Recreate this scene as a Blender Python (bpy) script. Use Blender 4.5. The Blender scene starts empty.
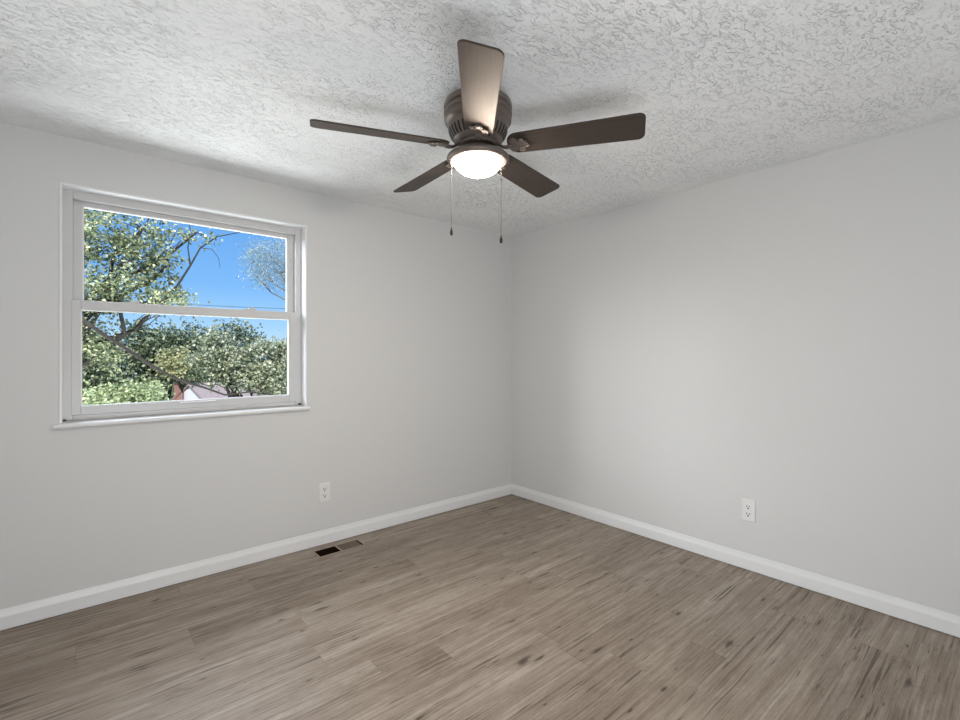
import bpy, bmesh, math, random
from mathutils import Vector, Matrix, noise
PI = math.pi
R = math.radians
random.seed(7)
S = bpy.context.scene
C = S.collection

# ------------------------------------------------------------------ camera
CAM_Z = 1.325
cd = bpy.data.cameras.new('camera')
cam = bpy.data.objects.new('camera', cd)
C.objects.link(cam)
cam.location = (0, 0, CAM_Z)
cam.rotation_euler = (R(90), 0, R(-40.49))
cd.sensor_width = 36
cd.lens = 473.4 / 960 * 36
cd.shift_y = -5.6 / 960
cd.clip_start = .02
S.camera = cam

# ------------------------------------------------------------------ light
W_SKY = 1.2
SUN = 5.6
L_GROUND, L_SKYLIGHT, L_HIGHSKY, L_FILL = 575, 570, 420, 40
LAMP = 160
S.view_settings.view_transform = 'Standard'
S.view_settings.look = 'None'
S.view_settings.exposure = 0
S.view_settings.gamma = 1
S.view_settings.use_curve_mapping = False

w = bpy.data.worlds.new('sky')
S.world = w
w.use_nodes = True
nt = w.node_tree
nt.nodes.clear()
tc = nt.nodes.new('ShaderNodeTexCoord')
sx = nt.nodes.new('ShaderNodeSeparateXYZ')
nt.links.new(tc.outputs['Generated'], sx.inputs[0])
rp = nt.nodes.new('ShaderNodeValToRGB')
nt.links.new(sx.outputs['Z'], rp.inputs[0])
e = rp.color_ramp.elements
e[0].position = 0.0; e[0].color = (.52, .72, .90, 1)
e[1].position = .30; e[1].color = (.10, .31, .74, 1)
n = e.new(.06); n.color = (.33, .58, .88, 1)
n = e.new(.13); n.color = (.19, .44, .83, 1)
bg = nt.nodes.new('ShaderNodeBackground')
bg.inputs[1].default_value = W_SKY
nt.links.new(rp.outputs[0], bg.inputs[0])
wo = nt.nodes.new('ShaderNodeOutputWorld')
nt.links.new(bg.outputs[0], wo.inputs[0])

def aim(o, target):
    o.rotation_euler = (Vector(target) - o.location).to_track_quat('-Z', 'Y').to_euler()

def area(name, loc, target, sxy, power, col=(1, 1, 1)):
    l = bpy.data.lights.new(name, 'AREA')
    l.shape = 'RECTANGLE'
    l.size, l.size_y = sxy
    l.energy = power
    l.color = col
    o = bpy.data.objects.new(name, l)
    C.objects.link(o)
    o.location = loc
    aim(o, target)
    return o

sl = bpy.data.lights.new('sun', 'SUN')
sl.energy = SUN
sl.angle = R(.6)
sl.color = (1, .95, .86)
so = bpy.data.objects.new('sun', sl)
C.objects.link(so)
so.location = (-10, -20, 25)
aim(so, (2, 10, 0))

# daylight thrown up by the sunlit yard and down by the open sky, both outside the window
area('yard_bounce', (.3, 7.3, -.60), (.4, 5.9, 2.0), (7.0, 4.0), L_GROUND, (.96, .985, 1))
area('open_sky', (-5.0, 6.6, 3.5), (1.6, 2.6, 1.3), (3.0, 2.2), L_SKYLIGHT, (.93, .97, 1))
area('high_sky', (-.2, 6.8, 5.2), (.9, 1.7, .2), (5.0, 2.2), L_HIGHSKY, (.93, .97, 1))
# added fill lamp, low behind the camera, tipped up to brighten ceiling and walls

area('rear_fill', (.3, -.42, .45), (2.0, 2.2, 2.44), (1.8, .5), L_FILL, (.93, .965, 1))

# ------------------------------------------------------------------ materials
def mat(name, col=(.8, .8, .8), rough=.5, metal=0.0, spec=.5):
    m = bpy.data.materials.new(name)
    m.use_nodes = True
    b = m.node_tree.nodes['Principled BSDF']
    b.inputs['Base Color'].default_value = (*col, 1)
    b.inputs['Roughness'].default_value = rough
    b.inputs['Metallic'].default_value = metal
    b.inputs['Specular IOR Level'].default_value = spec
    return m

class NT:
    """small shorthand for building a node tree"""
    def __init__(s, m):
        s.t = m.node_tree
        s.b = s.t.nodes.get('Principled BSDF')
    def new(s, kind, **kw):
        n = s.t.nodes.new('ShaderNode' + kind)
        for k, v in kw.items():
            setattr(n, k, v)
        return n
    def put(s, sock, v):
        if isinstance(v, (int, float)):
            sock.default_value = v
        elif isinstance(v, tuple):
            sock.default_value = v
        else:
            s.t.links.new(v, sock)
    def math(s, op, a, b=0.0, c=None, clamp=False):
        n = s.new('Math', operation=op, use_clamp=clamp)
        s.put(n.inputs[0], a); s.put(n.inputs[1], b)
        if c is not None: s.put(n.inputs[2], c)
        return n.outputs[0]
    def xyz(s, x, y, z):
        n = s.new('CombineXYZ')
        s.put(n.inputs[0], x); s.put(n.inputs[1], y); s.put(n.inputs[2], z)
        return n.outputs[0]
    def noise(s, vec, scale, detail=2.0, rough=.5, dist=0.0):
        n = s.new('TexNoise')
        s.put(n.inputs['Vector'], vec)
        n.inputs['Scale'].default_value = scale
        n.inputs['Detail'].default_value = detail
        n.inputs['Roughness'].default_value = rough
        n.inputs['Distortion'].default_value = dist
        return n.outputs[0]
    def ramp(s, fac, *stops):
        n = s.new('ValToRGB')
        s.put(n.inputs[0], fac)
        el = n.color_ramp.elements
        while len(el) < len(stops): el.new(.5)
        for q, (p, c) in zip(el, stops):
            q.position = p
            q.color = (*c, 1) if isinstance(c, tuple) else (c, c, c, 1)
        return n.outputs[0]
    def mix(s, fac, a, b, mode='MIX'):
        n = s.new('Mix', data_type='RGBA', blend_type=mode)
        s.put(n.inputs[0], fac)
        s.put(n.inputs[6], (*a, 1) if isinstance(a, tuple) else a)
        s.put(n.inputs[7], (*b, 1) if isinstance(b, tuple) else b)
        return n.outputs[2]
    def obj(s):
        return s.new('TexCoord').outputs['Object']
    def bump(s, h, strength, dist):
        n = s.new('Bump')
        n.inputs['Strength'].default_value = strength
        n.inputs['Distance'].default_value = dist
        s.put(n.inputs['Height'], h)
        s.put(s.b.inputs['Normal'], n.outputs[0])

def paint(name, col):
    m = mat(name, col, .6, 0, .25)
    k = NT(m)
    k.bump(k.noise(k.obj(), 260, 2), .06, .001)
    return m

M_WALL = paint('grey_wall_paint', (.675, .68, .68))
M_TRIM = mat('white_trim_paint', (.80, .81, .82), .35)
M_VINYL = mat('white_vinyl', (.61, .61, .615), .4)
M_BEAD = mat('glazing_bead_white', (.82, .83, .84), .35)
M_DARKGAP = mat('dark_gap', (.03, .03, .03), .8)
M_PLATE = mat('outlet_plastic', (.80, .80, .80), .3)
M_SLOT = mat('slot_black', (.02, .02, .02), .6)
M_EXT = paint('outside_siding', (.55, .54, .5))

# ceiling: heavy stomped texture
M_CEIL = mat('textured_ceiling_paint', (.875, .885, .89), .75, 0, .2)
k = NT(M_CEIL)
oc = k.obj()
mp = k.new('Mapping')
mp.inputs['Rotation'].default_value = (0, 0, R(35))
mp.inputs['Scale'].default_value = (1.0, 1.9, 1.0)
k.put(mp.inputs[0], oc)
h1 = k.ramp(k.noise(mp.outputs[0], 35, 3, .55, .9), (.53, 0.0), (.64, 1.0))
h2 = k.ramp(k.noise(oc, 60, 2, .5, .5), (.50, 0.0), (.68, 1.0))
hm = k.ramp(k.noise(oc, 3.2, 2, .5, .3), (.36, .35), (.58, 1.0))
hh = k.math('MULTIPLY', k.math('ADD', h1, k.math('MULTIPLY', h2, .35)), hm)
k.bump(hh, .85, .0068)

# floor: grey-brown oak vinyl planks running along X
M_FLOOR = mat('oak_plank_floor', (.3, .25, .2), .42, 0, .4)
k = NT(M_FLOOR)
sep = k.new('SeparateXYZ')
k.put(sep.inputs[0], k.obj())
X, Y = sep.outputs[0], sep.outputs[1]
PW, PL = .178, 1.22
yr = k.math('DIVIDE', k.math('ADD', Y, 5.0), PW)
row = k.math('FLOOR', yr)
wn = k.new('TexWhiteNoise', noise_dimensions='1D')
k.put(wn.inputs['W'], row)
xr = k.math('ADD', k.math('DIVIDE', k.math('ADD', X, 5.0), PL), wn.outputs[0])
col = k.math('FLOOR', xr)
wn2 = k.new('TexWhiteNoise', noise_dimensions='3D')
k.put(wn2.inputs['Vector'], k.xyz(row, col, 3.3))
rnd = wn2.outputs[0]
ox = k.math('ADD', X, k.math('MULTIPLY', rnd, 37.0))
oz = k.math('MULTIPLY', rnd, 91.0)
# grain lines, gently wandering
wob = k.math('MULTIPLY', k.math('SUBTRACT', k.noise(k.xyz(k.math('MULTIPLY', ox, 1.5), k.math('MULTIPLY', Y, 4.0), oz), 1, 2), .5), .030)
yw = k.math('ADD', Y, wob)
g_fine = k.noise(k.xyz(k.math('MULTIPLY', ox, 34.0), k.math('MULTIPLY', yw, 260.0), oz), 1, 2, .6, .2)
g_mid = k.noise(k.xyz(k.math('MULTIPLY', ox, 1.7), k.math('MULTIPLY', yw, 95.0), oz), 1, 4, .62, .25)
g_big = k.noise(k.xyz(k.math('MULTIPLY', ox, 1.2), k.math('MULTIPLY', yw, 14.0), oz), 1, 3, .6, .5)
g_blot = k.noise(k.xyz(k.math('MULTIPLY', ox, 6.0), k.math('MULTIPLY', yw, 16.0), oz), 1, 3, .6, .8)
tone = k.math('ADD', k.math('MULTIPLY', g_mid, .40), k.math('ADD', k.math('MULTIPLY', g_big, .27), k.math('ADD', k.math('MULTIPLY', g_fine, .15), k.math('MULTIPLY', g_blot, .18))))
tone = k.math('ADD', tone, k.math('MULTIPLY', k.math('SUBTRACT', rnd, .5), .055))
base = k.ramp(tone, (.37, (.140, .102, .075)), (.46, (.235, .186, .145)), (.54, (.310, .256, .207)), (.66, (.455, .392, .333)))
# long thin dark cracks, gathered in places
for (cu, cv, lo, mu, mv, so) in ((1.3, 52.0, .625, 1.3, 7.0, 7.0), (4.5, 85.0, .61, 2.6, 12.0, 19.0)):
    cr = k.noise(k.xyz(k.math('MULTIPLY', ox, cu), k.math('MULTIPLY', yw, cv), k.math('ADD', oz, so)), 1, 2, .5, .3)
    crm = k.noise(k.xyz(k.math('MULTIPLY', ox, mu), k.math('MULTIPLY', Y, mv), k.math('ADD', oz, so+3)), 1, 1)
    crack = k.math('MULTIPLY', k.ramp(cr, (lo, 0.0), (lo+.06, 1.0)), k.ramp(crm, (.50, 0.0), (.60, 1.0)))
    base = k.mix(k.math('MULTIPLY', crack, .85), base, (.085, .060, .043))
# knots: a dark heart drawn out along the grain, few and uneven
for (ku, kv, lim, seed) in ((2.0, 7.5, .26, 0.0), (5.5, 18.0, .20, 5.0)):
    vo = k.new('TexVoronoi', feature='F1', voronoi_dimensions='2D')
    k.put(vo.inputs['Vector'], k.xyz(k.math('ADD', k.math('MULTIPLY', ox, ku), seed), k.math('ADD', k.math('MULTIPLY', yw, kv), oz), 0.0))
    vo.inputs['Scale'].default_value = 1.0
    vc = k.new('SeparateColor'); k.put(vc.inputs[0], vo.outputs['Color'])
    on = k.math('LESS_THAN', vc.outputs[0], lim)
    size = k.math('MULTIPLY_ADD', vc.outputs[1], .75, .40)
    kd = k.math('ADD', k.math('DIVIDE', vo.outputs['Distance'], size), k.math('MULTIPLY', k.math('SUBTRACT', g_blot, .5), .40))
    knot = k.math('MULTIPLY', k.ramp(kd, (.02, 1.0), (.10, 0.0)), on)
    halo = k.math('MULTIPLY', k.ramp(kd, (.04, 1.0), (.26, 0.0)), on)
    base = k.mix(k.math('MULTIPLY', halo, .30), base, (.17, .125, .094))
    base = k.mix(k.math('MULTIPLY', knot, .85), base, (.055, .037, .026))
# plank seams
fy = k.math('FRACT', yr)
fx = k.math('FRACT', xr)
ey = k.math('MULTIPLY', k.math('MINIMUM', fy, k.math('SUBTRACT', 1.0, fy)), PW)
ex = k.math('MULTIPLY', k.math('MINIMUM', fx, k.math('SUBTRACT', 1.0, fx)), PL)
seam = k.math('LESS_THAN', k.math('MINIMUM', ey, ex), .0011)
base = k.mix(k.math('MULTIPLY', seam, .40), base, (.09, .066, .05))
k.put(k.b.inputs['Base Color'], base)
k.put(k.b.inputs['Roughness'], k.ramp(g_mid, (.3, .52), (.7, .40)))
k.bump(k.math('SUBTRACT', g_fine, k.math('MULTIPLY', seam, 1.0)), .12, .001)

# fan
M_BRONZE = mat('brushed_bronze', (.15, .12, .10), .42, .35)
k = NT(M_BRONZE)
k.put(k.b.inputs['Base Color'], k.mix(k.noise(k.obj(), 40, 3), (.125, .100, .086), (.185, .150, .130)))
M_BLADE = mat('dark_walnut_blade', (.05, .04, .035), .56, 0, .6)
k = NT(M_BLADE)
k.b.inputs['Specular Tint'].default_value = (1, .70, .52, 1)
sp = k.new('SeparateXYZ'); k.put(sp.inputs[0], k.obj())
k.put(k.b.inputs['Base Color'], k.ramp(k.noise(k.xyz(k.math('MULTIPLY', sp.outputs[0], 6.0), k.math('MULTIPLY', sp.outputs[1], 90.0), 0.0), 1, 4), (.3, (.026, .022, .020)), (.7, (.040, .034, .031))))
M_VENTSLOT = mat('vent_slot_dark', (.012, .010, .009), .7)
M_CHAIN = mat('chain_metal', (.07, .065, .06), .6, .2)
M_PULL = mat('chain_pull_dark', (.03, .026, .024), .3, .3)

M_BOWL = bpy.data.materials.new('lit_frosted_glass')
M_BOWL.use_nodes = True
k = NT(M_BOWL)
b = k.b
b.inputs['Base Color'].default_value = (.9, .87, .8, 1)
b.inputs['Roughness'].default_value = .35
b.inputs['Emission Color'].default_value = (1, .89, .76, 1)
b.inputs['Emission Strength'].default_value = LAMP

# window glass: clear pane, mostly straight-through with a fresnel reflection
M_GLASS = bpy.data.materials.new('window_glass')
M_GLASS.use_nodes = True
t = M_GLASS.node_tree
t.nodes.clear()
fr = t.nodes.new('ShaderNodeFresnel'); fr.inputs[0].default_value = 1.03
tr = t.nodes.new('ShaderNodeBsdfTransparent'); tr.inputs[0].default_value = (.985, .99, .99, 1)
gl = t.nodes.new('ShaderNodeBsdfGlossy'); gl.inputs['Roughness'].default_value = .02
mx = t.nodes.new('ShaderNodeMixShader'); ou = t.nodes.new('ShaderNodeOutputMaterial')
t.links.new(fr.outputs[0], mx.inputs[0]); t.links.new(tr.outputs[0], mx.inputs[1])
t.links.new(gl.outputs[0], mx.inputs[2]); t.links.new(mx.outputs[0], ou.inputs[0])

# floor register
M_REG = mat('brown_register_metal', (.125, .085, .057), .45, .2)

M_DUCT = mat('duct_dark', (.014, .009, .006), .9, 0, .0)
M_REGF = mat('tan_register_metal', (.34, .27, .21), .4, .2)

# outdoors
def leaf_mat(name, c1, c2, c3, transl=.35):
    m = bpy.data.materials.new(name)
    m.use_nodes = True
    k = NT(m)
    t = m.node_tree
    g = k.new('NewGeometry')
    c = k.ramp(g.outputs['Random Per Island'], (0.0, c1), (.55, c2), (1.0, c3))
    d = k.new('BsdfDiffuse'); k.put(d.inputs[0], c)
    tl = k.new('BsdfTranslucent'); k.put(tl.inputs[0], c)
    gs = k.new('BsdfGlossy'); gs.inputs['Roughness'].default_value = .45
    mx = k.new('MixShader'); mx.inputs[0].default_value = transl
    k.put(mx.inputs[1], d.outputs[0]); k.put(mx.inputs[2], tl.outputs[0])
    m2 = k.new('MixShader'); m2.inputs[0].default_value = .05
    k.put(m2.inputs[1], mx.outputs[0]); k.put(m2.inputs[2], gs.outputs[0])
    o = t.nodes['Material Output']
    k.put(o.inputs[0], m2.outputs[0])
    return m
M_LEAF_A = leaf_mat('leaf_pale_green', (.05, .075, .035), (.18, .225, .105), (.58, .58, .36))
M_LEAF_B = leaf_mat('leaf_dark_green', (.05, .075, .035), (.16, .20, .10), (.50, .53, .34))
M_LEAF_C = leaf_mat('leaf_silver_green', (.12, .15, .08), (.42, .45, .28), (.78, .77, .58))
M_LEAF_D = leaf_mat('leaf_frosty', (.32, .42, .40), (.48, .57, .56), (.66, .72, .70))
M_LEAF_Y = leaf_mat('leaf_yellow_green', (.26, .28, .12), (.50, .50, .26), (.70, .68, .42))
M_LEAF_G = leaf_mat('leaf_fresh_green', (.10, .14, .06), (.28, .34, .16), (.52, .56, .34))
M_BARK = mat('bark', (.075, .065, .055), .9, 0, .1)
k = NT(M_BARK); k.put(k.b.inputs['Base Color'], k.mix(k.noise(k.obj(), 14, 4), (.025, .022, .019), (.06, .053, .046)))
M_BARK_PALE = mat('bark_pale', (.30, .29, .27), .9, 0, .1)
M_GRASS = mat('yard_grass', (.10, .16, .05), .95, 0, .1)
k = NT(M_GRASS); k.put(k.b.inputs['Base Color'], k.mix(k.noise(k.obj(), .6, 6), (.10, .12, .06), (.20, .22, .12)))
M_BRICK = mat('red_brick', (.36, .17, .13), .9, 0, .1)
k = NT(M_BRICK)
bt = k.new('TexBrick')
bt.inputs['Color1'].default_value = (.40, .19, .14, 1); bt.inputs['Color2'].default_value = (.30, .14, .11, 1)
bt.inputs['Mortar'].default_value = (.5, .46, .42, 1); bt.inputs['Scale'].default_value = 4.0
k.put(bt.inputs['Vector'], k.obj()); k.put(k.b.inputs['Base Color'], bt.outputs[0])
M_SIDING = mat('white_siding', (.80, .80, .80), .7)
M_SHINGLE = mat('dusty_shingle', (.36, .29, .27), .95, 0, .1)
k = NT(M_SHINGLE); k.put(k.b.inputs['Base Color'], k.mix(k.noise(k.obj(), 5, 5), (.30, .24, .22), (.44, .36, .34)))
M_WIRE = mat('wire_black', (.05, .05, .055), .6)
M_PANE_DARK = mat('dark_pane', (.04, .05, .06), .1)

# ------------------------------------------------------------------ mesh helpers
def link(name, bm, m, parent=None, smooth=False, bevel=0.0):
    me = bpy.data.meshes.new(name)
    if smooth:
        for f in bm.faces: f.smooth = True
    bm.normal_update()
    bm.to_mesh(me)
    bm.free()
    me.materials.append(m)
    o = bpy.data.objects.new(name, me)
    C.objects.link(o)
    if parent is not None: o.parent = parent
    if bevel:
        bv = o.modifiers.new('edge', 'BEVEL')
        bv.width = bevel; bv.segments = 2; bv.limit_method = 'ANGLE'; bv.angle_limit = R(40)
    return o

def box(bm, x0, x1, y0, y1, z0, z1):
    v = [bm.verts.new(p) for p in ((x0,y0,z0),(x1,y0,z0),(x1,y1,z0),(x0,y1,z0),(x0,y0,z1),(x1,y0,z1),(x1,y1,z1),(x0,y1,z1))]
    for f in ((3,2,1,0),(4,5,6,7),(0,1,5,4),(1,2,6,5),(2,3,7,6),(3,0,4,7)):
        bm.faces.new([v[i] for i in f])

def boxes(*bs):
    bm = bmesh.new()
    for b in bs: box(bm, *b)
    return bm

def lathe(bm, prof, cx=0, cy=0, cz=0, n=48):
    rings = []
    for r, z in prof:
        if r < 1e-6:
            rings.append([bm.verts.new((cx, cy, cz + z))])
        else:
            rings.append([bm.verts.new((cx + r*math.cos(2*PI*i/n), cy + r*math.sin(2*PI*i/n), cz + z)) for i in range(n)])
    for a, b in zip(rings, rings[1:]):
        for i in range(n):
            j = (i + 1) % n
            if len(a) == 1 and len(b) == 1: continue
            if len(a) == 1: bm.faces.new((a[0], b[i], b[j]))
            elif len(b) == 1: bm.faces.new((a[i], a[j], b[0]))
            else: bm.faces.new((a[i], a[j], b[j], b[i]))

def tube(bm, pts, rads, n=8, flat=1.0):
    pts = [Vector(p) for p in pts]
    if isinstance(rads, (int, float)): rads = [rads]*len(pts)
    rings = []
    for i, p in enumerate(pts):
        d = (pts[min(i+1, len(pts)-1)] - pts[max(i-1, 0)]).normalized()
        up = Vector((0, 0, 1)) if abs(d.z) < .95 else Vector((1, 0, 0))
        s = d.cross(up).normalized(); u = s.cross(d)
        rings.append([bm.verts.new(p + rads[i]*(math.cos(2*PI*q/n)*s + flat*math.sin(2*PI*q/n)*u)) for q in range(n)])
    for a, b in zip(rings, rings[1:]):
        for i in range(n):
            j = (i+1) % n
            bm.faces.new((a[i], a[j], b[j], b[i]))
    bm.faces.new(rings[0][::-1]); bm.faces.new(rings[-1])

def prism(bm, outline, z0, z1, f=None):
    f = f or (lambda x, y, z: (x, y, z))
    a = [bm.verts.new(f(x, y, z0)) for x, y in outline]
    b = [bm.verts.new(f(x, y, z1)) for x, y in outline]
    n = len(outline)
    bm.faces.new(a[::-1]); bm.faces.new(b)
    for i in range(n):
        j = (i+1) % n
        bm.faces.new((a[i], a[j], b[j], b[i]))

def empty(name, loc=(0, 0, 0), rz=0):
    o = bpy.data.objects.new(name, None)
    o.empty_display_size = .1
    C.objects.link(o)
    o.location = loc
    o.rotation_euler = (0, 0, rz)
    return o

def tag(o, label, cat, group=None, kind=None):
    o['label'] = label; o['category'] = cat
    if group: o['group'] = group
    if kind: o['kind'] = kind
    return o

def struct(o, label=None, cat=None):
    o['kind'] = 'structure'
    if label: o['label'] = label
    if cat: o['category'] = cat
    return o

def copy_tree(o, parent=None):
    c = o.copy()
    C.objects.link(c)
    if parent is not None: c.parent = parent
    for ch in list(o.children): copy_tree(ch, c)
    return c

# ------------------------------------------------------------------ room shell
RX, RY, RH = 3.147, 3.223, 2.44       # east and north wall faces, ceiling height
BX, BY = -.80, -.80                   # the walls behind the camera
T = .20
WX0, WX1, WZ0, WZ1 = -.064, 1.199, .972, 2.204     # window opening

struct(link('floor', boxes((BX-T, RX+T, BY-T, RY+T, -.15, 0)), M_FLOOR), 'grey-brown oak plank floor with dark knots', 'floor')
struct(link('ceiling', boxes((BX-T, RX+T, BY-T, RY+T, RH, RH+.2)), M_CEIL), 'white ceiling with heavy stomped texture', 'ceiling')
bm = bmesh.new()
xs = [BX-T, WX0, WX1, RX+T]; zs = [0, WZ0, WZ1, RH]
# one wall with a clean rectangular hole: front and back grids plus hole sides
def wall_with_hole(bm, xs, zs, y0, y1):
    for y, flip in ((y0, False), (y1, True)):
        g = [[bm.verts.new((x, y, z)) for z in zs] for x in xs]
        for i in range(3):
            for j in range(3):
                if i == 1 and j == 1: continue
                q = [g[i][j], g[i+1][j], g[i+1][j+1], g[i][j+1]]
                bm.faces.new(q[::-1] if flip else q)
    x0, x1, z0, z1 = xs[1], xs[2], zs[1], zs[2]
    for a, b in (((x0,z0),(x1,z0)), ((x1,z0),(x1,z1)), ((x1,z1),(x0,z1)), ((x0,z1),(x0,z0))):
        bm.faces.new([bm.verts.new(p) for p in ((a[0],y0,a[1]),(b[0],y0,b[1]),(b[0],y1,b[1]),(a[0],y1,a[1]))])
    x0, x1, z0, z1 = xs[0], xs[3], zs[0], zs[3]
    for a, b in (((x0,z0),(x1,z0)), ((x1,z0),(x1,z1)), ((x1,z1),(x0,z1)), ((x0,z1),(x0,z0))):
        bm.faces.new([bm.verts.new(p) for p in ((a[0],y0,a[1]),(a[0],y1,a[1]),(b[0],y1,b[1]),(b[0],y0,b[1]))])
wall_with_hole(bm, xs, zs, RY, RY+T)
bmesh.ops.remove_doubles(bm, verts=bm.verts, dist=1e-5)
bmesh.ops.recalc_face_normals(bm, faces=bm.faces)
struct(link('wall_north', bm, M_WALL), 'light grey wall with the window', 'wall')
struct(link('wall_east', boxes((RX, RX+T, BY, RY, 0, RH)), M_WALL), 'light grey wall without a window', 'wall')
struct(link('wall_south', boxes((BX, RX, BY-T, BY, 0, RH)), M_WALL))
struct(link('wall_west', boxes((BX-T, BX, BY-T, RY, 0, RH)), M_WALL))

# baseboards: flat board, eased and coved top edge
BB = [(0, .004), (.013, .004), (.013, .066), (.0115, .070), (.0105, .074), (.0075, .083), (.0055, .092), (.0045, .098), (0, .099)]
def baseboard(name, axis, lo, hi, face, sign):
    bm = bmesh.new()
    ends = []
    for q in (lo, hi):
        ring = []
        for d, z in BB:
            # mitred into the corner of the room at the hi end
            qq = q - d if q == hi else q
            ring.append(bm.verts.new((qq, face - sign*d, z) if axis == 'x' else (face - sign*d, qq, z)))
        ends.append(ring)
    a, b = ends
    n = len(BB)
    for i in range(n):
        j = (i+1) % n
        bm.faces.new((a[i], a[j], b[j], b[i]))
    bm.faces.new(a); bm.faces.new(b[::-1])
    bmesh.ops.recalc_face_normals(bm, faces=bm.faces)
    return struct(link(name, bm, M_TRIM))
baseboard('baseboard_north', 'x', BX, RX, RY, 1)
baseboard('baseboard_east', 'y', BY, RY, RX, 1)

# ------------------------------------------------------------------ window
win = struct(empty('window_1', ((WX0+WX1)/2, RY, WZ0)), 'white vinyl double-hung window in the grey wall', 'window')
def wpart(name, bm, m, parent=win, bevel=.0015):
    o = link(name, bm, m, None, bevel=bevel)
    top = parent
    o.parent = top
    off = Vector(win.location)
    if top is not win: pass
    o.data.transform(Matrix.Translation(-off))
    return o
L = .011
FY = RY + .080                        # room-side face of the vinyl frame
# thin painted lining boards round the recess, edge proud of the wall
wpart('window_lining', boxes((WX0, WX0+L, RY-.004, FY, WZ0, WZ1), (WX1-L, WX1, RY-.004, FY, WZ0, WZ1),
                             (WX0+L, WX1-L, RY-.004, FY, WZ1-L, WZ1)), M_TRIM)
def frame_bm(x0, x1, z0, z1, wl, wr, wb, wt, y0, y1):
    return boxes((x0, x0+wl, y0, y1, z0, z1), (x1-wr, x1, y0, y1, z0, z1), (x0+wl, x1-wr, y0, y1, z0, z0+wb), (x0+wl, x1-wr, y0, y1, z1-wt, z1))
IL, IR, IT = .052, .048, .053
fx0, fx1, fz0, fz1 = WX0, WX1, WZ0, WZ1
wpart('window_frame', frame_bm(fx0, fx1, fz0, fz1, IL, IR, .030, IT, FY, FY+.085), M_VINYL, bevel=.003)
# inner stop of the frame, a step behind the face
ix0, ix1, iz0, iz1 = WX0+IL, WX1-IR, WZ0+.030, WZ1-IT
# lower sash towards the room
ly0, ly1 = FY-.004, FY+.028
low = wpart('lower_sash', frame_bm(ix0-.007, ix1+.010, iz0, 1.614, .039, .052, .043, .048, ly0, ly1), M_VINYL, bevel=.003)
# upper sash behind it
uy0, uy1 = FY+.036, FY+.068
upp = wpart('upper_sash', frame_bm(ix0, ix1, 1.570, iz1, .040, .040, .040, .022, uy0, uy1), M_VINYL, bevel=.003)
def bead(x0, x1, z0, z1, y0, y1, wd=.006):
    return frame_bm(x0, x1, z0, z1, wd, wd, wd, wd, y0, y1)
lgx0, lgx1, lgz0, lgz1 = ix0-.007+.039, ix1+.010-.052, iz0+.043, 1.566
ugx0, ugx1, ugz0, ugz1 = ix0+.040, ix1-.040, 1.610, iz1-.022
wpart('glazing_bead', bead(lgx0, lgx1, lgz0, lgz1, ly0+.004, ly1-.004), M_BEAD, low, 0)
wpart('glazing_bead', bead(ugx0, ugx1, ugz0, ugz1, uy0+.004, uy1-.004), M_BEAD, upp, 0)
wpart('glass_pane', boxes((lgx0, lgx1, ly0+.013, ly0+.017, lgz0, lgz1)), M_GLASS, low, 0)
wpart('glass_pane', boxes((ugx0, ugx1, uy0+.013, uy0+.017, ugz0, ugz1)), M_GLASS, upp, 0)
for x in (.245, .86):                  # cam locks on the meeting rail
    bm = boxes((x-.034, x+.034, ly0+.004, ly1, 1.614, 1.620))
    box(bm, x-.008, x+.030, ly0+.002, ly0+.018, 1.620, 1.628)
    wpart('sash_lock', bm, M_VINYL, low, .001)
bm = boxes((.47, .66, ly0-.012, ly0, iz0+.034, iz0+.040))
wpart('lift_handle', bm, M_BEAD, low, .001)
wpart('corner_gap', boxes((WX0+.012, WX0+.026, FY-.003, FY, WZ0+.004, WZ0+.012)), M_DARKGAP, bevel=0)
wpart('corner_gap', boxes((WX1-.030, WX1-.013, FY-.003, FY, WZ0+.004, WZ0+.016)), M_DARKGAP, bevel=0)
# stool with a rounded nose
bm = bmesh.new()
tube(bm, [(WX0-.022, RY-.012, .959), (WX1+.016, RY-.012, .959)], .0125, 14)
box(bm, WX0, WX1, RY-.012, FY+.004, .9475, .9715)
wpart('window_sill', bm, M_TRIM, bevel=0)

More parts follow.
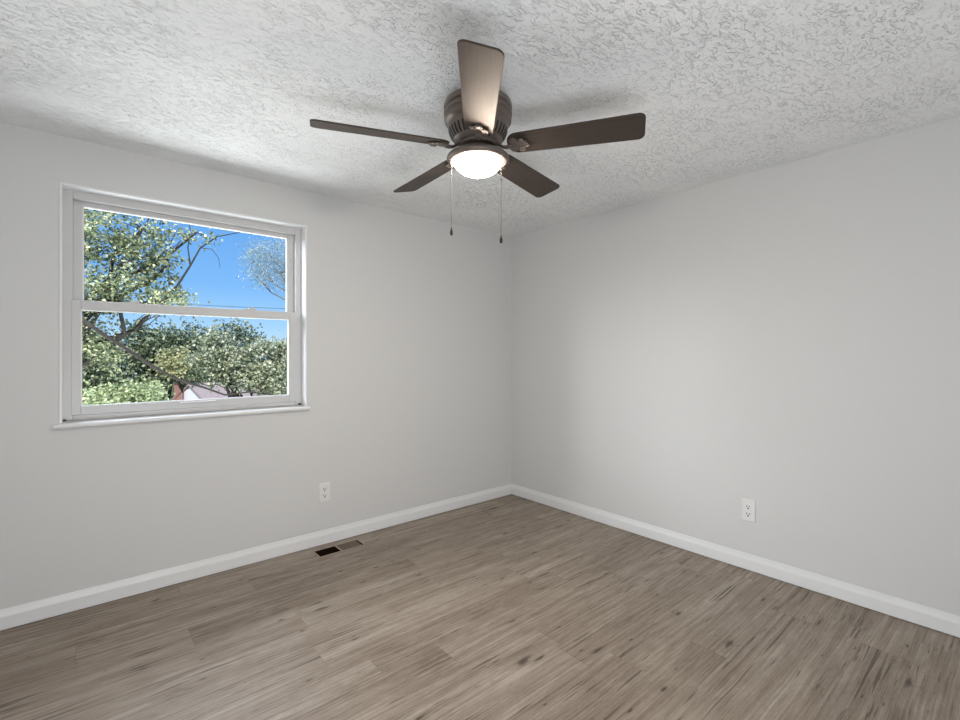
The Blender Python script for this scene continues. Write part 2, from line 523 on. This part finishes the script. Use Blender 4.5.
# ------------------------------------------------------------------ wall outlets
def make_outlet(label):
    r = empty('wall_outlet')
    tag(r, label, 'outlet')
    bm = bmesh.new()
    # bevelled plate in local coords: x across, z up, -y out of the wall
    o = [(-.035, -.057), (.035, -.057), (.035, .057), (-.035, .057)]
    inn = [(-.031, -.053), (.031, -.053), (.031, .053), (-.031, .053)]
    a = [bm.verts.new((x, 0, z)) for x, z in o]
    b = [bm.verts.new((x, -.004, z)) for x, z in o]
    c = [bm.verts.new((x, -.0065, z)) for x, z in inn]
    for p, q in ((a, b), (b, c)):
        for i in range(4):
            j = (i+1) % 4
            bm.faces.new((p[i], p[j], q[j], q[i]))
    bm.faces.new(c); bm.faces.new(a[::-1])
    bmesh.ops.recalc_face_normals(bm, faces=bm.faces)
    link('cover_plate', bm, M_PLATE, r)
    for zc in (.0195, -.0195):
        ol = []
        for q in range(32):
            an = 2*PI*q/32
            x, z = .0172*math.cos(an), .0172*math.sin(an)
            ol.append((x, max(-.0138, min(.0138, z))))
        bm = bmesh.new()
        prism(bm, ol, 0, .0085, lambda x, y, z, zc=zc: (x, -z, zc + y))
        bmesh.ops.recalc_face_normals(bm, faces=bm.faces)
        rc = link('receptacle', bm, M_PLATE, r)
        bm = boxes((-.0084, -.0048, -.0089, -.006, zc-.001, zc+.0085), (.0048, .0084, -.0089, -.006, zc, zc+.0078))
        pr = [(.0040*math.cos(2*PI*q/14), -.0072 + .0042*math.sin(2*PI*q/14)) for q in range(14)]
        prism(bm, pr, .006, .0089, lambda x, y, z, zc=zc: (x, -z, zc + y))
        bmesh.ops.recalc_face_normals(bm, faces=bm.faces)
        link('slots', bm, M_SLOT, rc)
    bm = bmesh.new()
    prism(bm, [(.003*math.cos(2*PI*q/12), .003*math.sin(2*PI*q/12)) for q in range(12)], .006, .0078, lambda x, y, z: (x, -z, y))
    bmesh.ops.recalc_face_normals(bm, faces=bm.faces)
    link('screw', bm, M_PLATE, r)
    return r
o1 = make_outlet('white duplex outlet on the window wall, above the floor register')
o1.location = (1.321, RY, .362); o1.scale = (1.12, 1, 1.16)
o2 = copy_tree(o1)
tag(o2, 'white duplex outlet on the plain wall without a window', 'outlet')
o2.location = (RX, 1.141, .366)
o2.rotation_euler = (0, 0, R(-90)); o2.scale = (1.12, 1.2, 1.17)

# ------------------------------------------------------------------ floor register
VX0, VX1, VY0, VY1 = 1.205, 1.535, 3.018, 3.148
reg = tag(empty('floor_register', ((VX0+VX1)/2, (VY0+VY1)/2, 0)), 'brown metal floor register set in the planks by the baseboard', 'vent')
def rpart(name, bm, m, bevel=0.0):
    o = link(name, bm, m, reg, bevel=bevel)
    o.data.transform(Matrix.Translation(-Vector(reg.location)))
    return o
xm = (VX0+VX1)/2 - .006
fr_ = .011
rpart('register_frame', boxes((VX0, VX1, VY0, VY0+fr_, 0, .004), (VX0, VX1, VY1-fr_, VY1, 0, .004), (VX0, VX0+fr_, VY0+fr_, VY1-fr_, 0, .004),
      (VX1-fr_, VX1, VY0+fr_, VY1-fr_, 0, .004), (xm-.006, xm+.006, VY0+fr_, VY1-fr_, 0, .004)), M_REGF, .001)
rpart('duct_opening', boxes((VX0+fr_, VX1-fr_, VY0+fr_, VY1-fr_, .0002, .0006)), M_DUCT)
# left half: thin upright vanes you look straight down between; right half: vanes lying nearly shut
for i in range(9):
    x = VX0+fr_ + (i+.5)*(xm-.006-VX0-fr_)/9
    rpart('vane', boxes((x-.0008, x+.0008, VY0+fr_, VY1-fr_, .0006, .0030)), M_DUCT)
for i in range(9):
    x0 = xm+.006 + i*(VX1-fr_-.012-xm-.006)/9
    wd = (VX1-fr_-.012-xm-.006)/9
    bm = bmesh.new()
    prism(bm, [(x0, .0022), (x0+wd*.99, .0014), (x0+wd*.99, .0024), (x0, .0032)], VY0+fr_, VY1-fr_, lambda x, y, z: (x, z, y))
    bmesh.ops.recalc_face_normals(bm, faces=bm.faces)
    rpart('vane', bm, M_REG)

# ------------------------------------------------------------------ ceiling fan
FX, FYc = 1.283, 1.516
fan = tag(empty('ceiling_fan', (FX, FYc, RH)), 'bronze five-blade ceiling fan with a lit bowl lamp, hung against the ceiling', 'ceiling fan')
bm = bmesh.new()
lathe(bm, [(0, 0), (.066, 0), (.068, -.004), (.068, -.058), (.120, -.060), (.138, -.066), (.1425, -.076), (.1425, -.092), (.1350, -.095), (.1350, -.102),
           (.1425, -.106), (.1425, -.116), (.1350, -.119), (.1350, -.127), (.1410, -.131), (.1400, -.142), (.1345, -.150), (.1270, -.154), (.1245, -.160),
           (.1240, -.172), (.1210, -.188), (.1130, -.206), (.1000, -.219), (.086, -.227), (.070, -.231), (0, -.231)], n=64)
bmesh.ops.recalc_face_normals(bm, faces=bm.faces)
hs = link('motor_housing', bm, M_BRONZE, fan, True)
hs.modifiers.new('split', 'EDGE_SPLIT').split_angle = R(50)
# vent slots round the lower shoulder
bm = bmesh.new()
NS = 36
for i in range(NS):
    a = 2*PI*i/NS
    ca, sa = math.cos(a), math.sin(a)
    prof = [(.1228, -.178), (.1198, -.190), (.1125, -.2055), (.1030, -.2160)]
    vs = []
    for r, z in prof:
        r += .0009
        for s in (-.0038, .0038):
            vs.append(bm.verts.new((r*ca - s*sa, r*sa + s*ca, z - .0006)))
    for q in range(3):
        bm.faces.new((vs[2*q], vs[2*q+1], vs[2*q+3], vs[2*q+2]))
sl_ = link('vent_slots', bm, M_VENTSLOT, hs)
so_ = sl_.modifiers.new('thick', 'SOLIDIFY'); so_.thickness = .0012; so_.offset = 0
# flywheel and switch housing
bm = bmesh.new()
lathe(bm, [(0, -.230), (.076, -.230), (.080, -.234), (.080, -.245), (.074, -.249), (.058, -.251), (.056, -.258), (.056, -.270), (.062, -.274), (0, -.274)], n=48)
bmesh.ops.recalc_face_normals(bm, faces=bm.faces)
o = link('switch_housing', bm, M_BRONZE, fan, True); o.modifiers.new('split', 'EDGE_SPLIT').split_angle = R(45)
# light kit ring
bm = bmesh.new()
lathe(bm, [(0, -.268), (.060, -.268), (.082, -.271), (.106, -.277), (.122, -.284), (.1295, -.291), (.1310, -.297), (.1285, -.303), (.1220, -.308),
           (.1150, -.311), (.1020, -.311), (.1020, -.300), (0, -.300)], n=64)
bmesh.ops.recalc_face_normals(bm, faces=bm.faces)
ring = link('light_kit', bm, M_BRONZE, fan, True); ring.modifiers.new('split', 'EDGE_SPLIT').split_angle = R(60)
bm = bmesh.new()
pr = [(.0985, -.302)]
for i in range(1, 15):
    a = i/14*PI/2
    pr.append((.0995*math.cos(a)**.9 if i < 14 else 0, -.306 - .058*math.sin(a)))
lathe(bm, pr, n=64)
bmesh.ops.recalc_face_normals(bm, faces=bm.faces)
link('lamp_bowl', bm, M_BOWL, fan, True)

# blades
PITCH = math.tan(R(14.5))
BZ = -.253                           # blade plane below the ceiling
def blade_outline():
    pts = []
    r0, r1 = .128, .664
    w0, w1 = .056, .0675
    def corner(cx, cy, rr, a0, a1, n=7):
        return [(cx + rr*math.cos(R(a0 + (a1-a0)*i/n)), cy + rr*math.sin(R(a0 + (a1-a0)*i/n))) for i in range(n+1)]
    pts += corner(r1-.026, w1-.026, .026, 90, 0)[::-1]
    pts += corner(r0+.046, w0-.046, .046, 180, 90)[::-1]
    pts += corner(r0+.046, -w0+.046, .046, 270, 180)[::-1]
    pts += corner(r1-.026, -w1+.026, .026, 360, 270)[::-1]
    return pts
def pitched(x, y, z): return (x, y, z - PITCH*y)
bm = bmesh.new()
prism(bm, blade_outline(), 0, .007, pitched)
bmesh.ops.recalc_face_normals(bm, faces=bm.faces)
blade0 = link('blade', bm, M_BLADE, fan, bevel=.0018)
bm = bmesh.new()
# curved iron from the flywheel, ending in a three-lobed scroll plate under the blade
tube(bm, [(.070, 0, .013), (.082, 0, .012), (.096, 0, .002), (.108, 0, -.006), (.122, 0, -.009), (.140, 0, -.007)],
     [.013, .012, .0105, .0105, .012, .014], 10, .55)
pl = []
for i in range(60):
    a = 2*PI*i/60
    rr = .026*(1 + .38*math.cos(3*a)) 
    pl.append((.168 + 1.25*rr*math.cos(a), 1.15*rr*math.sin(a)))
prism(bm, pl, -.006, 0, pitched)
for sx_, sy_, q in ((.140, 0, 0), (.185, .024, 1), (.185, -.024, 2), (.205, 0, 3)):
    # rolled scroll ends
    for s in ((1, -1) if q in (1, 2) else (1,)):
        pp = []
        for i in range(15):
            a = 2*PI*i/14*1.15
            rr = .013*(1 - .55*i/14)
            x, y = sx_ + rr*math.cos(a), sy_ + s*rr*math.sin(a)
            pp.append(pitched(x, y, -.008))
        tube(bm, pp, .0032, 6)
    if q in (1, 2, 3):
        lathe(bm, [(0, -.0125), (.0045, -.0115), (.0055, -.008), (.0055, -.004)], sx_, sy_, -PITCH*sy_, 12)
bmesh.ops.recalc_face_normals(bm, faces=bm.faces)
iron = link('blade_bracket', bm, M_BRONZE, blade0, True)
iron.modifiers.new('split', 'EDGE_SPLIT').split_angle = R(40)
blade0.location = (0, 0, BZ)
for i in range(5):
    bl = blade0 if i == 0 else copy_tree(blade0, fan)
    bl.rotation_euler = (0, 0, R(-129.5 + 72*i))

# pull chains hang on the near side of the light kit
RV, FV = Vector((.7605, -.6493, 0)), Vector((.6493, .7605, 0))
for lat, dep, zb, mid in ((-.1085, -.045, 1.843, 2.060), (.0935, -.078, 1.803, 2.030)):
    p = RV*lat + FV*dep
    top = -.294
    bm = bmesh.new()
    q = p*.93
    tube(bm, [(q.x*.96, q.y*.96, top), (p.x, p.y, top-.004), (p.x, p.y, top-.012), (p.x, p.y, zb-RH)], .0008, 6)
    nb = 46
    for i in range(nb):
        z = top - .014 - i*(top - .014 - (zb-RH))/nb
        bmesh.ops.create_icosphere(bm, subdivisions=1, radius=.0014, matrix=Matrix.Translation((p.x, p.y, z)))
    lathe(bm, [(0, .005), (.0026, .003), (.0026, -.003), (0, -.005)], p.x, p.y, mid-RH, 10)
    ch = link('pull_chain', bm, M_CHAIN, fan, True)
    bm = bmesh.new()
    lathe(bm, [(0, .004), (.0025, .002), (.0035, -.006), (.0062, -.013), (.0064, -.024), (.004, -.030), (0, -.031)], p.x, p.y, zb-RH, 16)
    bmesh.ops.recalc_face_normals(bm, faces=bm.faces)
    link('chain_pull', bm, M_PULL, ch, True)

# ------------------------------------------------------------------ outdoors
GZ = -4.2
bm = bmesh.new()
box(bm, -60, 80, RY+T+.3, 130, GZ-.3, GZ)
struct(link('ground', bm, M_GRASS))

def leaves_mesh(name, clumps, n, size, m, parent, spread=1.0, rng=None):
    """n folded leaves shared among clumps [(centre, sigma)]"""
    rng = rng or random
    verts, faces = [], []
    for i in range(n):
        c, sg = clumps[rng.randrange(len(clumps))]
        p = Vector((c[0] + rng.gauss(0, sg), c[1] + rng.gauss(0, sg), c[2] + rng.gauss(0, sg*.8)))
        s = size*rng.uniform(.55, 1.25)
        d = Vector((rng.gauss(0, 1), rng.gauss(0, 1), rng.gauss(-.5, .7))).normalized()
        nn = Vector((rng.gauss(0, .8), rng.gauss(-.5, .8), rng.gauss(.7, .6)))
        sd = d.cross(nn)
        if sd.length < 1e-3: continue
        sd.normalize()
        up = sd.cross(d)
        b = len(verts)
        verts += [p, p + d*s*.45 + sd*s*.36 + up*s*.08, p + d*s, p + d*s*.45 - sd*s*.36 + up*s*.08, p + d*s*.55 - up*s*.02]
        faces += [(b, b+4, b+1), (b+1, b+4, b+2), (b, b+3, b+4), (b+3, b+2, b+4)]
    me = bpy.data.meshes.new(name)
    me.from_pydata([tuple(v) for v in verts], [], faces)
    me.materials.append(m)
    o = bpy.data.objects.new(name, me)
    C.objects.link(o)
    o.parent = parent
    o.matrix_parent_inverse = Matrix.Translation(-Vector(parent.location))
    return o

def wiggle(a, b, n, amp, rng, sag=0.0):
    a, b = Vector(a), Vector(b)
    L_ = (b-a).length
    out = []
    for i in range(n+1):
        t = i/n
        k_ = math.sin(PI*t)
        out.append(a.lerp(b, t) + Vector((rng.gauss(0, amp), rng.gauss(0, amp), rng.gauss(0, amp)))*L_*k_ + Vector((0, 0, sag*L_*k_)))
    return out

def tree(name, label, x, y, trunk_top, blobs, leaf, nleaf, lm, bark=M_BARK, r0=.16, seed=1, limbs=(), group=None, twig=.018, sigma=.16):
    rng = random.Random(seed)
    root = tag(empty(name, (x, y, GZ)), label, 'tree', group)
    bm = bmesh.new()
    tp = wiggle((x, y, GZ-.05), trunk_top, 8, .012, rng)
    tube(bm, tp, [r0*(1 - .62*i/8) for i in range(9)], 10)
    clumps = []
    for c, rad, nc in blobs:
        c = Vector(c)
        # a main bough to each blob, and a twig from the bough to each clump
        st = tp[6] if c.z > trunk_top[2]-.4 else tp[5]
        bough = wiggle(st, c, 5, .05, rng, .04)
        tube(bm, bough, [r0*.36*(1 - .6*i/5) for i in range(6)], 6)
        for _ in range(nc):
            v = Vector((rng.gauss(0, 1), rng.gauss(0, 1), rng.gauss(0, 1))).normalized()*rng.uniform(.25, 1)**.6
            p = c + Vector((v.x*rad[0], v.y*rad[1], v.z*rad[2]))
            clumps.append((p, sigma*rng.uniform(.7, 1.3)))
            tube(bm, wiggle(bough[rng.choice((3, 4, 5))], p, 3, .06, rng), [twig, twig*.75, twig*.5, twig*.25], 5)
    for pts, ra, rb in limbs:
        n_ = len(pts)
        tube(bm, pts, [ra + (rb-ra)*i/(n_-1) for i in range(n_)], 7)
    o = link('trunk', bm, bark, root, True)
    o.matrix_parent_inverse = Matrix.Translation(-Vector(root.location))
    leaves_mesh('foliage', clumps, nleaf, leaf, lm, root, rng=rng)
    return root

# near tree: pale leaves, dark boughs against the sky, and one long drooping limb
tree('leafy_tree', 'near leafy tree with dark bare boughs reaching across the sky', -.75, 8.9, (-.60, 8.8, 1.9),
     [((.10, 8.2, 3.00), (.42, .5, .50), 34), ((.50, 8.1, 2.50), (.42, .4, .40), 26), ((.70, 8.0, 3.05), (.45, .35, .34), 16),
      ((1.00, 8.0, 2.62), (.26, .25, .26), 9), ((1.02, 8.0, 2.12), (.34, .3, .14), 14), ((.20, 8.3, 2.15), (.35, .4, .25), 22),
      ((1.35, 8.0, 3.12), (.30, .2, .10), 3), ((-1.0, 8.8, 2.6), (.8, .8, 1.2), 30), ((.15, 8.5, 1.45), (.42, .4, .42), 22)],
     .050, 13000, M_LEAF_A, seed=3, sigma=.080, twig=.008, r0=.11,
     limbs=[([(-.60, 8.8, 1.7), (.09, 8.2, 2.03), (.35, 8.1, 2.36), (.52, 8.0, 2.62), (.66, 8.0, 2.95), (.80, 8.0, 3.28)], .030, .008),
            ([(-.60, 8.8, 1.75), (.45, 8.1, 1.98), (.96, 8.0, 2.10), (1.13, 8.0, 2.35), (1.27, 8.0, 2.62), (1.40, 8.0, 2.90), (1.62, 8.0, 3.10), (1.94, 8.0, 3.22)], .024, .006),
            ([(1.27, 8.0, 2.62), (1.24, 8.0, 2.88), (1.27, 8.0, 3.15), (1.22, 8.0, 3.4)], .010, .005),
            ([(1.40, 8.0, 2.90), (1.55, 8.0, 2.90), (1.64, 8.0, 2.78), (1.66, 8.0, 2.64)], .006, .003),
            ([(.35, 8.1, 2.36), (.70, 8.0, 2.50), (.98, 8.0, 2.80), (1.10, 8.0, 3.1)], .013, .005),
            ([(-.65, 8.8, 2.1), (-.30, 7.6, 1.98), (.06, 7.0, 1.715), (.23, 7.0, 1.565), (.40, 7.0, 1.436), (.69, 7.0, 1.196), (.85, 7.0, 1.09), (1.0, 7.0, 1.002), (1.14, 7.0, .94), (1.28, 7.0, .889), (1.51, 7.0, .785), (1.82, 7.0, .809), (2.29, 7.0, .72)], .026, .009),
            ([(1.0, 7.0, 1.002), (1.14, 7.0, .99), (1.3, 7.0, .92), (1.42, 7.0, .93), (1.50, 7.0, .88), (1.56, 7.0, .80)], .008, .005)])

BT = 'dense dark green trees beyond the yard'
tree('broad_tree', 'dense dark green tree filling the left edge of the lower pane', -.8, 15.5, (-.8, 15.5, .2),
     [((-.9, 15.2, .9), (1.0, .9, 1.1), 40), ((.05, 14.8, 1.1), (.55, .7, 1.0), 40), ((.25, 14.6, .1), (.45, .4, .5), 20), ((.75, 15.3, .3), (.40, .3, .5), 18), ((-.2, 14.5, -.2), (.8, .7, 1.0), 34)], .095, 11000, M_LEAF_B, seed=11, group=BT, sigma=.19)
tree('broad_tree', 'dense dark green tree right behind the drooping limb', 1.75, 15.0, (1.75, 15.0, .3),
     [((1.30, 14.8, 1.45), (.52, .7, .85), 36), ((2.05, 14.9, 1.4), (.6, .7, .95), 34), ((1.15, 14.6, .1), (.55, .6, .8), 28)], .095, 11000, M_LEAF_B, seed=12, group=BT, sigma=.18)
tree('broad_tree', 'dark green tree between the others, a little farther off', 4.3, 18.5, (4.3, 18.5, .5),
     [((4.2, 18.3, 1.5), (1.0, .6, .9), 34), ((3.1, 18.1, 1.5), (.8, .5, .7), 24)], .11, 5500, M_LEAF_B, seed=13, group=BT, sigma=.2)
tree('bushy_tree', 'bushy silver-green tree, pale leaves, in the right of the lower pane', 3.3, 11.8, (3.25, 11.7, .2),
     [((2.28, 11.6, 1.35), (.38, .45, .62), 26), ((2.78, 11.5, 1.15), (.42, .45, .52), 24), ((3.35, 11.5, 1.15), (.5, .45, .50), 28), ((3.95, 11.6, 1.22), (.5, .45, .60), 26),
      ((3.5, 11.3, .62), (.68, .45, .28), 30), ((3.9, 11.4, .55), (.6, .45, .4), 20), ((2.38, 11.5, 1.05), (.33, .4, .18), 14)], .078, 13500, M_LEAF_C, seed=21, sigma=.12, r0=.10, twig=.010)
tree('young_tree', 'small yellow-green tree standing between the dark and the silver trees', 1.85, 13.6, (1.85, 13.6, .1),
     [((1.84, 13.5, 1.15), (.36, .28, .32), 24)], .075, 2600, M_LEAF_Y, seed=31, r0=.05, sigma=.09, twig=.008)
tree('young_tree', 'fresh green young tree low in the lower pane, below the drooping limb', .50, 7.7, (.50, 7.7, -.4),
     [((.32, 7.6, .74), (.24, .25, .20), 18), ((.66, 7.6, .80), (.20, .22, .17), 16), ((.5, 7.6, .35), (.35, .3, .25), 16)], .052, 4000, M_LEAF_G, seed=32, r0=.045, sigma=.065, twig=.006)
tree('wispy_tree', 'pale wispy tree crown high against the sky in the upper pane', 10.0, 22.6, (9.2, 22.4, 3.4),
     [((6.5, 22, 5.75), (.80, .7, .75), 40), ((7.4, 22, 6.0), (.9, .8, .9), 40), ((7.0, 22, 4.95), (.8, .6, .5), 22), ((6.0, 22, 4.75), (.55, .5, .40), 14), ((8.7, 22.2, 5.6), (1.0, .9, 1.2), 24), ((5.9, 22, 5.35), (.55, .5, .45), 12)],
     .062, 8500, M_LEAF_D, M_BARK_PALE, seed=41, sigma=.24, r0=.14, twig=.008)
FT = 'far trees along the skyline'
for i, (x, y, h, r_) in enumerate(((-6.5, 52, 2.2, 2.2), (1.0, 62, 2.0, 2.4), (8.6, 54, 1.8, 2.2), (15.5, 64, 1.6, 2.4), (20.5, 54, 2.4, 2.2), (28, 60, 2.4, 2.4))):
    tree('skyline_tree', 'far green tree on the skyline behind the houses', x, y, (x, y, -1.5),
         [((x, y, h-2.6), (r_, 1.5, 2.2), 46)], .42, 2600, M_LEAF_B if i % 2 else M_LEAF_G, seed=60+i, group=FT, sigma=.55, r0=.25, twig=.04)

# far houses
def house(name, label, px, py, ang, ridge_z, half, length, chimney=None):
    root = tag(empty(name, (px, py, GZ), ang), label, 'house')
    # local: x along the ridge, gable at x = 0
    rz = ridge_z - GZ
    ez = rz - half*.58
    bm = bmesh.new()
    ol = [(-half, 0), (half, 0), (half, ez), (0, rz-.05), (-half, ez)]
    prism(bm, ol, 0, length, lambda a, b_, c_: (c_, a, b_))
    bmesh.ops.recalc_face_normals(bm, faces=bm.faces)
    link('house_wall', bm, M_SIDING, root)
    bm = bmesh.new()
    ov = half + .3
    for s in (-1, 1):
        ol = [(0, rz), (0, rz+.14), (s*ov, rz - ov*.58 + .14), (s*ov, rz - ov*.58)]
        prism(bm, ol, -.12, length+.3, lambda a, b_, c_: (c_, a, b_))
    bmesh.ops.recalc_face_normals(bm, faces=bm.faces)
    link('roof', bm, M_SHINGLE, root)
    if chimney:
        cx_, cy_, w_, d_, top = chimney
        bm = boxes((cx_-w_/2, cx_+w_/2, cy_-d_/2, cy_+d_/2, 0, top-GZ-.12))
        box(bm, cx_-w_/2-.05, cx_+w_/2+.05, cy_-d_/2-.05, cy_+d_/2+.05, top-GZ-.12, top-GZ)
        link('chimney', bm, M_BRICK, root)
    # one gable window
    f = link('gable_window', boxes((-.03, .02, -.5, .5, 1.0, 2.1)), M_SIDING, root)
    link('pane', boxes((-.04, 0, -.42, .42, 1.08, 2.02)), M_PANE_DARK, f)
    return root
house('gabled_house', 'far white gabled house with a brick chimney and dusty brown roof', 5.7, 36, R(20), -.72, 3.6, 11, (-.45, .55, .34, .34, -.5))
house('low_house', 'far low house with a pinkish roof at the lower right of the view', 12.2, 30, R(-6), -.80, 3.0, 9)
house('brick_house', 'far house with a red brick chimney among the dark trees', 1.2, 38, R(4), -1.3, 3.0, 3.0, (1.1, -1.2, .45, .45, -.75))

# overhead lines
for lab, za, zb, yy in (('upper of the two thin overhead lines crossing the sky', 3.13, 3.20, 20.0), ('lower of the two thin overhead lines crossing the sky', 3.03, 3.05, 20.2)):
    bm = bmesh.new()
    pts = []
    for i in range(41):
        x = -16 + i
        t_ = (x - 3.2)/3.4
        pts.append((x, yy, za + (zb-za)*t_ + .004*(x-5)**2))
    tube(bm, pts, .009, 6)
    o = link('power_line', bm, M_WIRE)
    tag(o, lab, 'cable', 'overhead lines')
